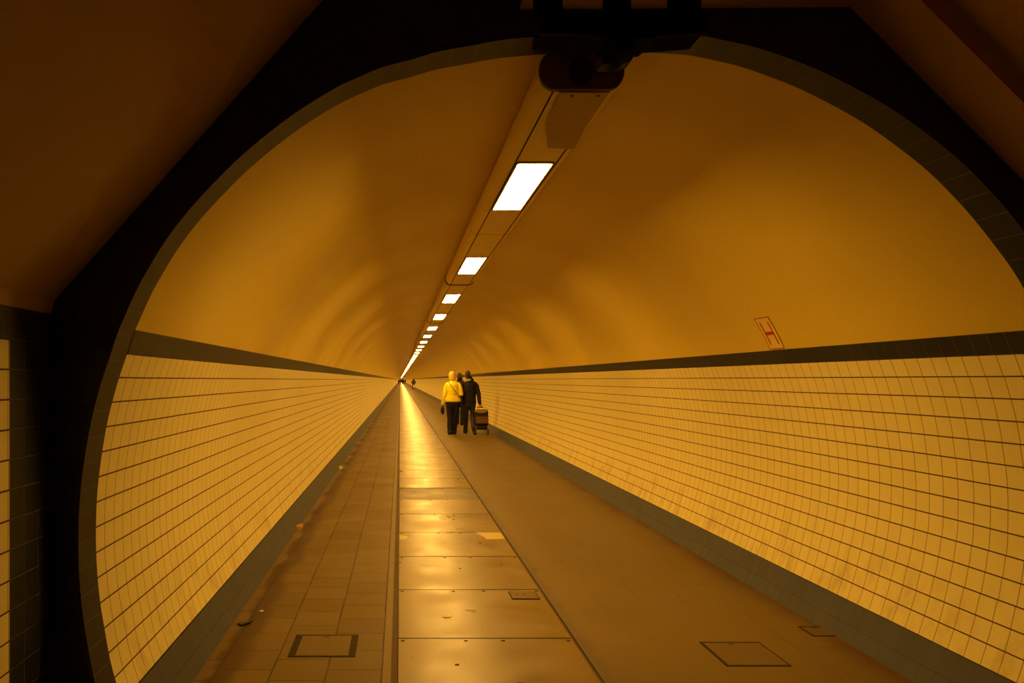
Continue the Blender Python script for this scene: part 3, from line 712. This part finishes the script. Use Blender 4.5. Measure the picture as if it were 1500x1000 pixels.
# shoulder bag at her right hip with its strap
bag = empty('shoulder_bag', (wl[0] + 0.27, wl[1] + 0.06, 0.86), 'black shoulder bag with thin strap across the yellow jacket', 'bag')
bb = MB(); bb.tube([((0, 0.0, 0.02), 0.05, 0.09), ((0, 0.0, 0.10), 0.055, 0.10), ((0, 0.0, 0.19), 0.04, 0.085)], 18, (1, 0, 0)); blob(bb, 'pouch_body', M['leather'], 0.008, bag, 2)
sx_, sy_ = bag.location.x, bag.location.y
loop = [(-0.10, -0.075, 1.505), (-0.085, -0.128, 1.45), (-0.03, -0.152, 1.37), (0.05, -0.160, 1.26), (0.13, -0.156, 1.15), (0.195, -0.135, 1.07), (0.245, -0.06, 1.03), (0.27, 0.02, 1.02), (0.25, 0.11, 1.06), (0.18, 0.175, 1.15), (0.06, 0.178, 1.30), (-0.05, 0.15, 1.43), (-0.10, 0.06, 1.525)]
loop.append(loop[0])
MB().tube([((x + wl[0] - sx_, y + wl[1] - sy_, z - 0.86), 0.014, 0.005) for x, y, z in loop], 8).build('strap', M['leather'], bag, True)

# --- man in dark jacket pulling a trolley
ml = (1.19, 21.5, 0.0)
JM = dict(head=(-0.045, 0.03, 1.675), chest=(0.01, 0.0, 1.42), pelvis=(0.0, 0.0, 0.95),
          shl=(-0.185, 0.0, 1.425), ell=(-0.185, 0.09, 1.14), wrl=(-0.06, 0.27, 1.05), handl=((0.5, 0.8, 0.0), (1, -0.3, 0), 0.6, -1),
          shr=(0.190, -0.01, 1.425), elr=(0.258, -0.06, 1.135), wrr=(0.280, -0.13, 0.865), handr=((0.02, 0.05, -1.0), (-0.15, 1.0, 0.0), 1.15, 1),
          hipl=(-0.085, 0.0, 0.92), knl=(-0.085, 0.16, 0.50), anl=(-0.088, 0.26, 0.09), toel=(-0.095, 0.42, 0.035),
          hipr=(0.090, 0.0, 0.92), knr=(0.085, 0.03, 0.51), anr=(0.080, -0.36, 0.205), toer=(0.125, -0.26, 0.045))
man, _ = person(ml, 'person in a dark jacket and grey jeans pulling a wheeled shopping trolley', JM,
    dict(hair='short', hairmat=M['brownhair'], jacket=M['navy'], hem=0.875, jw=0.98, hemw=0.97, waist=1.0, trousers=M['jeans'], w=1.0, lw=0.95, shoes=M['leather']))
sc = MB(); sc.tube([((-0.11, 0.05, 1.49), 0.035, 0.035), ((-0.125, -0.02, 1.50), 0.045, 0.045), ((-0.09, -0.085, 1.515), 0.05, 0.045), ((-0.02, -0.105, 1.53), 0.042, 0.04), ((0.05, -0.08, 1.535), 0.03, 0.03)], 12)
blob(sc, 'scarf', M['scarf'], 0.008, man, 2, lambda c: 0.006*noise.noise(c*60))
hd_ = MB(); hd_.tube([((0.0, -0.075, 1.50), 0.06, 0.045), ((0.055, -0.085, 1.53), 0.055, 0.05), ((0.085, -0.045, 1.545), 0.035, 0.045)], 14); blob(hd_, 'hood', M['navy'], 0.009, man, 2)

# --- shopping trolley behind him, tilted back
tl = empty('shopping_trolley', (1.495, 21.065, 0.0), 'wheeled shopping trolley with tan flap and brown front pocket, pulled by the person in dark', 'shopping trolley')
def trl(mb, name, mat, smooth=False, bevel=0.0, par=None):
    rm = Matrix.Rotation(math.radians(-14), 3, 'X'); piv = Vector((0, 0, 0.075))
    mb.v = [tuple(rm @ (Vector(p) - piv) + piv) for p in mb.v]
    return mb.build(name, mat, par or tl, smooth, bevel)
bg = trl(MB().box(-0.185, -0.10, 0.27, 0.185, 0.13, 0.66), 'bag', M['darkcloth'], False, 0.03)
trl(MB().prism([(-0.165, 0.30), (0.165, 0.30), (0.168, 0.50), (-0.168, 0.50)], -0.135, -0.10), 'front_pocket', M['brownbag'], False, 0.015)
trl(MB().tube([((-0.03 + 0.07*k/4*2, -0.138, 0.475 - 0.035*math.sin(PI*k/4)), 0.006, 0.006) for k in range(5)], 8), 'pocket_zip', M['darkcloth'], True)
fl = MB(); fl.prism([(-0.18, 0.665), (0.18, 0.665), (0.175, 0.70), (0.10, 0.715), (-0.10, 0.715), (-0.175, 0.70)], -0.115, 0.13)
fl.prism([(-0.18, 0.67), (0.14, 0.67), (0.12, 0.625), (0.04, 0.60), (-0.06, 0.60), (-0.17, 0.635)], -0.118, -0.106)
trl(fl, 'flap', M['tanbag'], False, 0.008)
fr2 = MB()
for sx in (-1, 1):
    fr2.tube([((sx*0.15, 0.14, 0.06), 0.010, 0.010), ((sx*0.15, 0.145, 0.66), 0.010, 0.010), ((sx*0.06 - 0.018, 0.145, 0.82), 0.010, 0.010)], 8)
fr2.tube([((-0.155, -0.02, 0.255), 0.010, 0.010), ((0.155, -0.02, 0.255), 0.010, 0.010)], 8)
fr2.tube([((-0.17, 0.0, 0.085), 0.009, 0.009), ((0.17, 0.0, 0.085), 0.009, 0.009)], 8)
for sx in (-1, 1): fr2.tube([((sx*0.15, -0.08, 0.26), 0.009, 0.009), ((sx*0.15, 0.0, 0.085), 0.009, 0.009)], 8)
trl(fr2, 'frame', M['steel'], True)
trl(MB().box(-0.15, -0.09, 0.17, 0.15, 0.10, 0.262), 'base_tray', M['darkcloth'], False, 0.01)
trl(MB().tube([((-0.095, 0.145, 0.825), 0.014, 0.014), ((0.06, 0.145, 0.825), 0.014, 0.014)], 10), 'handle', M['darkcloth'], True)
for sx in (-1, 1):
    wb = MB(); wb.torus((sx*0.178, 0.0, 0.082), 0.064, 0.017)
    o = wb.build('wheel', M['black'], tl, True)
    hb = MB(); hb.tube([((sx*0.165, 0.0, 0.082), 0.02, 0.02), ((sx*0.192, 0.0, 0.082), 0.02, 0.02)], 10)
    for k in range(5):
        a = 2*PI*k/5; hb.tube([((sx*0.178, 0, 0.082), 0.005, 0.005), ((sx*0.178, 0.058*math.cos(a), 0.082 + 0.058*math.sin(a)), 0.005, 0.005)], 6)
    hb.build('hub', M['steel'], o, True)

# --- third walker ahead of them
JT = dict(head=(-0.03, 0.03, 1.665), chest=(0.0, 0.0, 1.41), pelvis=(0.0, 0.0, 0.94),
          shl=(-0.19, 0.0, 1.42), ell=(-0.25, 0.03, 1.13), wrl=(-0.23, 0.16, 0.90),
          shr=(0.19, 0.0, 1.42), elr=(0.245, -0.05, 1.13), wrr=(0.26, 0.03, 0.87),
          hipl=(-0.085, 0.0, 0.91), knl=(-0.085, 0.16, 0.50), anl=(-0.08, 0.22, 0.10), toel=(-0.09, 0.38, 0.045),
          hipr=(0.085, 0.0, 0.91), knr=(0.075, 0.03, 0.49), anr=(0.045, -0.16, 0.10), toer=(0.05, 0.0, 0.035))
third, _ = person((1.27, 25.8, 0.0), 'person in a grey-brown jacket walking ahead, mostly hidden between the couple', JT,
    dict(hair='short', hairmat=M['greyhair'], jacket=M['drab'], hem=0.87, trousers=M['darkcloth'], shoes=M['leather']))
cl = MB(); cl.tube([((-0.02, -0.02, 1.50), 0.095, 0.085), ((-0.02, -0.01, 1.555), 0.09, 0.085)], 16, (1, 0, 0)); blob(cl, 'collar', M['darkcloth'], 0.01, third, 2)

# --- cyclist far down the tunnel
cyl = (1.22, 112.0, 0.0)
JC = dict(head=(0.0, 0.16, 1.66), chest=(0.0, 0.08, 1.42), pelvis=(0.0, -0.12, 1.00),
          shl=(-0.20, 0.08, 1.42), ell=(-0.29, 0.22, 1.18), wrl=(-0.26, 0.42, 1.06),
          shr=(0.20, 0.08, 1.42), elr=(0.29, 0.22, 1.18), wrr=(0.26, 0.42, 1.06),
          hipl=(-0.09, -0.10, 0.97), knl=(-0.11, 0.22, 0.66), anl=(-0.11, 0.10, 0.24), toel=(-0.11, 0.25, 0.20),
          hipr=(0.09, -0.10, 0.97), knr=(0.11, 0.28, 0.86), anr=(0.11, 0.06, 0.52), toer=(0.11, 0.22, 0.49))
cy_, _ = person(cyl, 'person in dark clothes riding a bicycle away down the tunnel', JC,
    dict(hair='short', hairmat=M['brownhair'], jacket=M['drab'], hem=0.96, jw=1.1, trousers=M['darkcloth'], shoes=M['leather']), detail=0.5)
bk = empty('bicycle', (1.22, 112.0, 0.0), 'bicycle with white rear panel ridden by the distant person in dark', 'bicycle')
for nm, yy in (('wheel', -0.45), ('wheel', 0.60)):
    o = MB().torus((0, yy, 0.345), 0.325, 0.02).build(nm, M['black'], bk, True)
    hb = MB()
    for k in range(10):
        a = 2*PI*k/10; hb.tube([((0, yy, 0.345), 0.004, 0.004), ((0, yy + 0.31*math.cos(a), 0.345 + 0.31*math.sin(a)), 0.004, 0.004)], 5)
    hb.build('spokes', M['steel'], o)
f = MB()
for a, b2 in (((0, -0.45, 0.345), (0, -0.02, 0.30)), ((0, -0.45, 0.345), (0, -0.17, 0.78)), ((0, -0.02, 0.30), (0, -0.20, 0.90)), ((0, -0.02, 0.30), (0, 0.42, 0.80)), ((0, -0.17, 0.78), (0, 0.42, 0.86)), ((0, 0.60, 0.345), (0, 0.40, 1.02))):
    f.tube([(a, 0.018, 0.018), (b2, 0.018, 0.018)], 8)
f.build('frame', M['black'], bk, True)
MB().tube([((-0.29, 0.40, 1.03), 0.015, 0.015), ((0, 0.42, 1.03), 0.015, 0.015), ((0.29, 0.40, 1.03), 0.015, 0.015)], 8).build('handlebar', M['black'], bk, True)
MB().tube([((0, -0.30, 0.89), 0.09, 0.03), ((0, -0.10, 0.90), 0.04, 0.025)], 12, (1, 0, 0)).build('saddle', M['black'], bk, True)
MB().box(-0.10, -0.80, 0.42, 0.10, -0.76, 0.80).build('rear_panel', M['white'], bk, False, 0.02)
MB().box(-0.09, -0.76, 0.74, 0.09, -0.22, 0.755).build('carrier', M['black'], bk)
for sx, yy, zz in ((-1, 0.02, 0.17), (1, 0.0, 0.47)): MB().box(sx*0.07, yy + 0.02, zz - 0.01, sx*0.16, yy + 0.12, zz + 0.01).build('pedal', M['black'], bk)

# --- tiny walkers near the vanishing point: one built, the rest are copies
JF = {k_: v for k_, v in JT.items()}
fp, _ = person((-1.20, 250.0, 0.0), 'tiny distant person in dark clothes, leftmost of the far walkers', JF,
    dict(hair='short', hairmat=M['brownhair'], jacket=M['darkcloth'], hem=0.80, jw=1.1, trousers=M['darkcloth']), 'far walkers near the vanishing point', detail=0.4)
def copy_tree(o, parent=None):
    c_ = o.copy(); C.objects.link(c_); c_.parent = parent
    for ch in list(o.children): copy_tree(ch, c_)
    return c_
for (x, y, rz, lab) in ((-0.62, 252.0, 0.2, 'tiny distant person in dark clothes, second from the left of the far walkers'),
                        (-0.10, 249.0, -0.2, 'tiny distant person in dark clothes, just left of the floor reflection streak'),
                        (0.55, 292.0, 0.1, 'tiny distant person in dark clothes, just right of the floor reflection streak'),
                        (1.25, 300.0, 0.0, 'tiny distant person in dark clothes, rightmost of the far walkers')):
    c_ = copy_tree(fp); c_.location = (x, y, 0); c_.rotation_euler = (0, 0, rz); c_['label'] = lab

# ------------------------------------------------------------------ light, camera, view
w = bpy.data.worlds.new('World'); bpy.context.scene.world = w; w.use_nodes = True
w.node_tree.nodes['Background'].inputs[0].default_value = (0.0, 0.0, 0.0, 1); w.node_tree.nodes['Background'].inputs[1].default_value = 0.0
cam = bpy.data.cameras.new('Camera'); co = bpy.data.objects.new('Camera', cam); C.objects.link(co)
co.location = CAM; co.rotation_euler = (PI/2, 0, 0)
cam.sensor_width = 36.0; cam.lens = 36.0 * 1109 / 1500
cam.shift_x = (750 - 586.1) / 1500; cam.shift_y = -(500 - 556.2) / 1500
cam.clip_end = 2000; cam.clip_start = 0.02
S_ = bpy.context.scene; S_.camera = co
S_.view_settings.view_transform = 'Standard'; S_.view_settings.look = 'None'; S_.view_settings.exposure = 1.38; S_.view_settings.gamma = 1.0
S_.cycles.max_bounces = 14; S_.cycles.diffuse_bounces = 8; S_.cycles.glossy_bounces = 4
S_.cycles.use_denoising = True
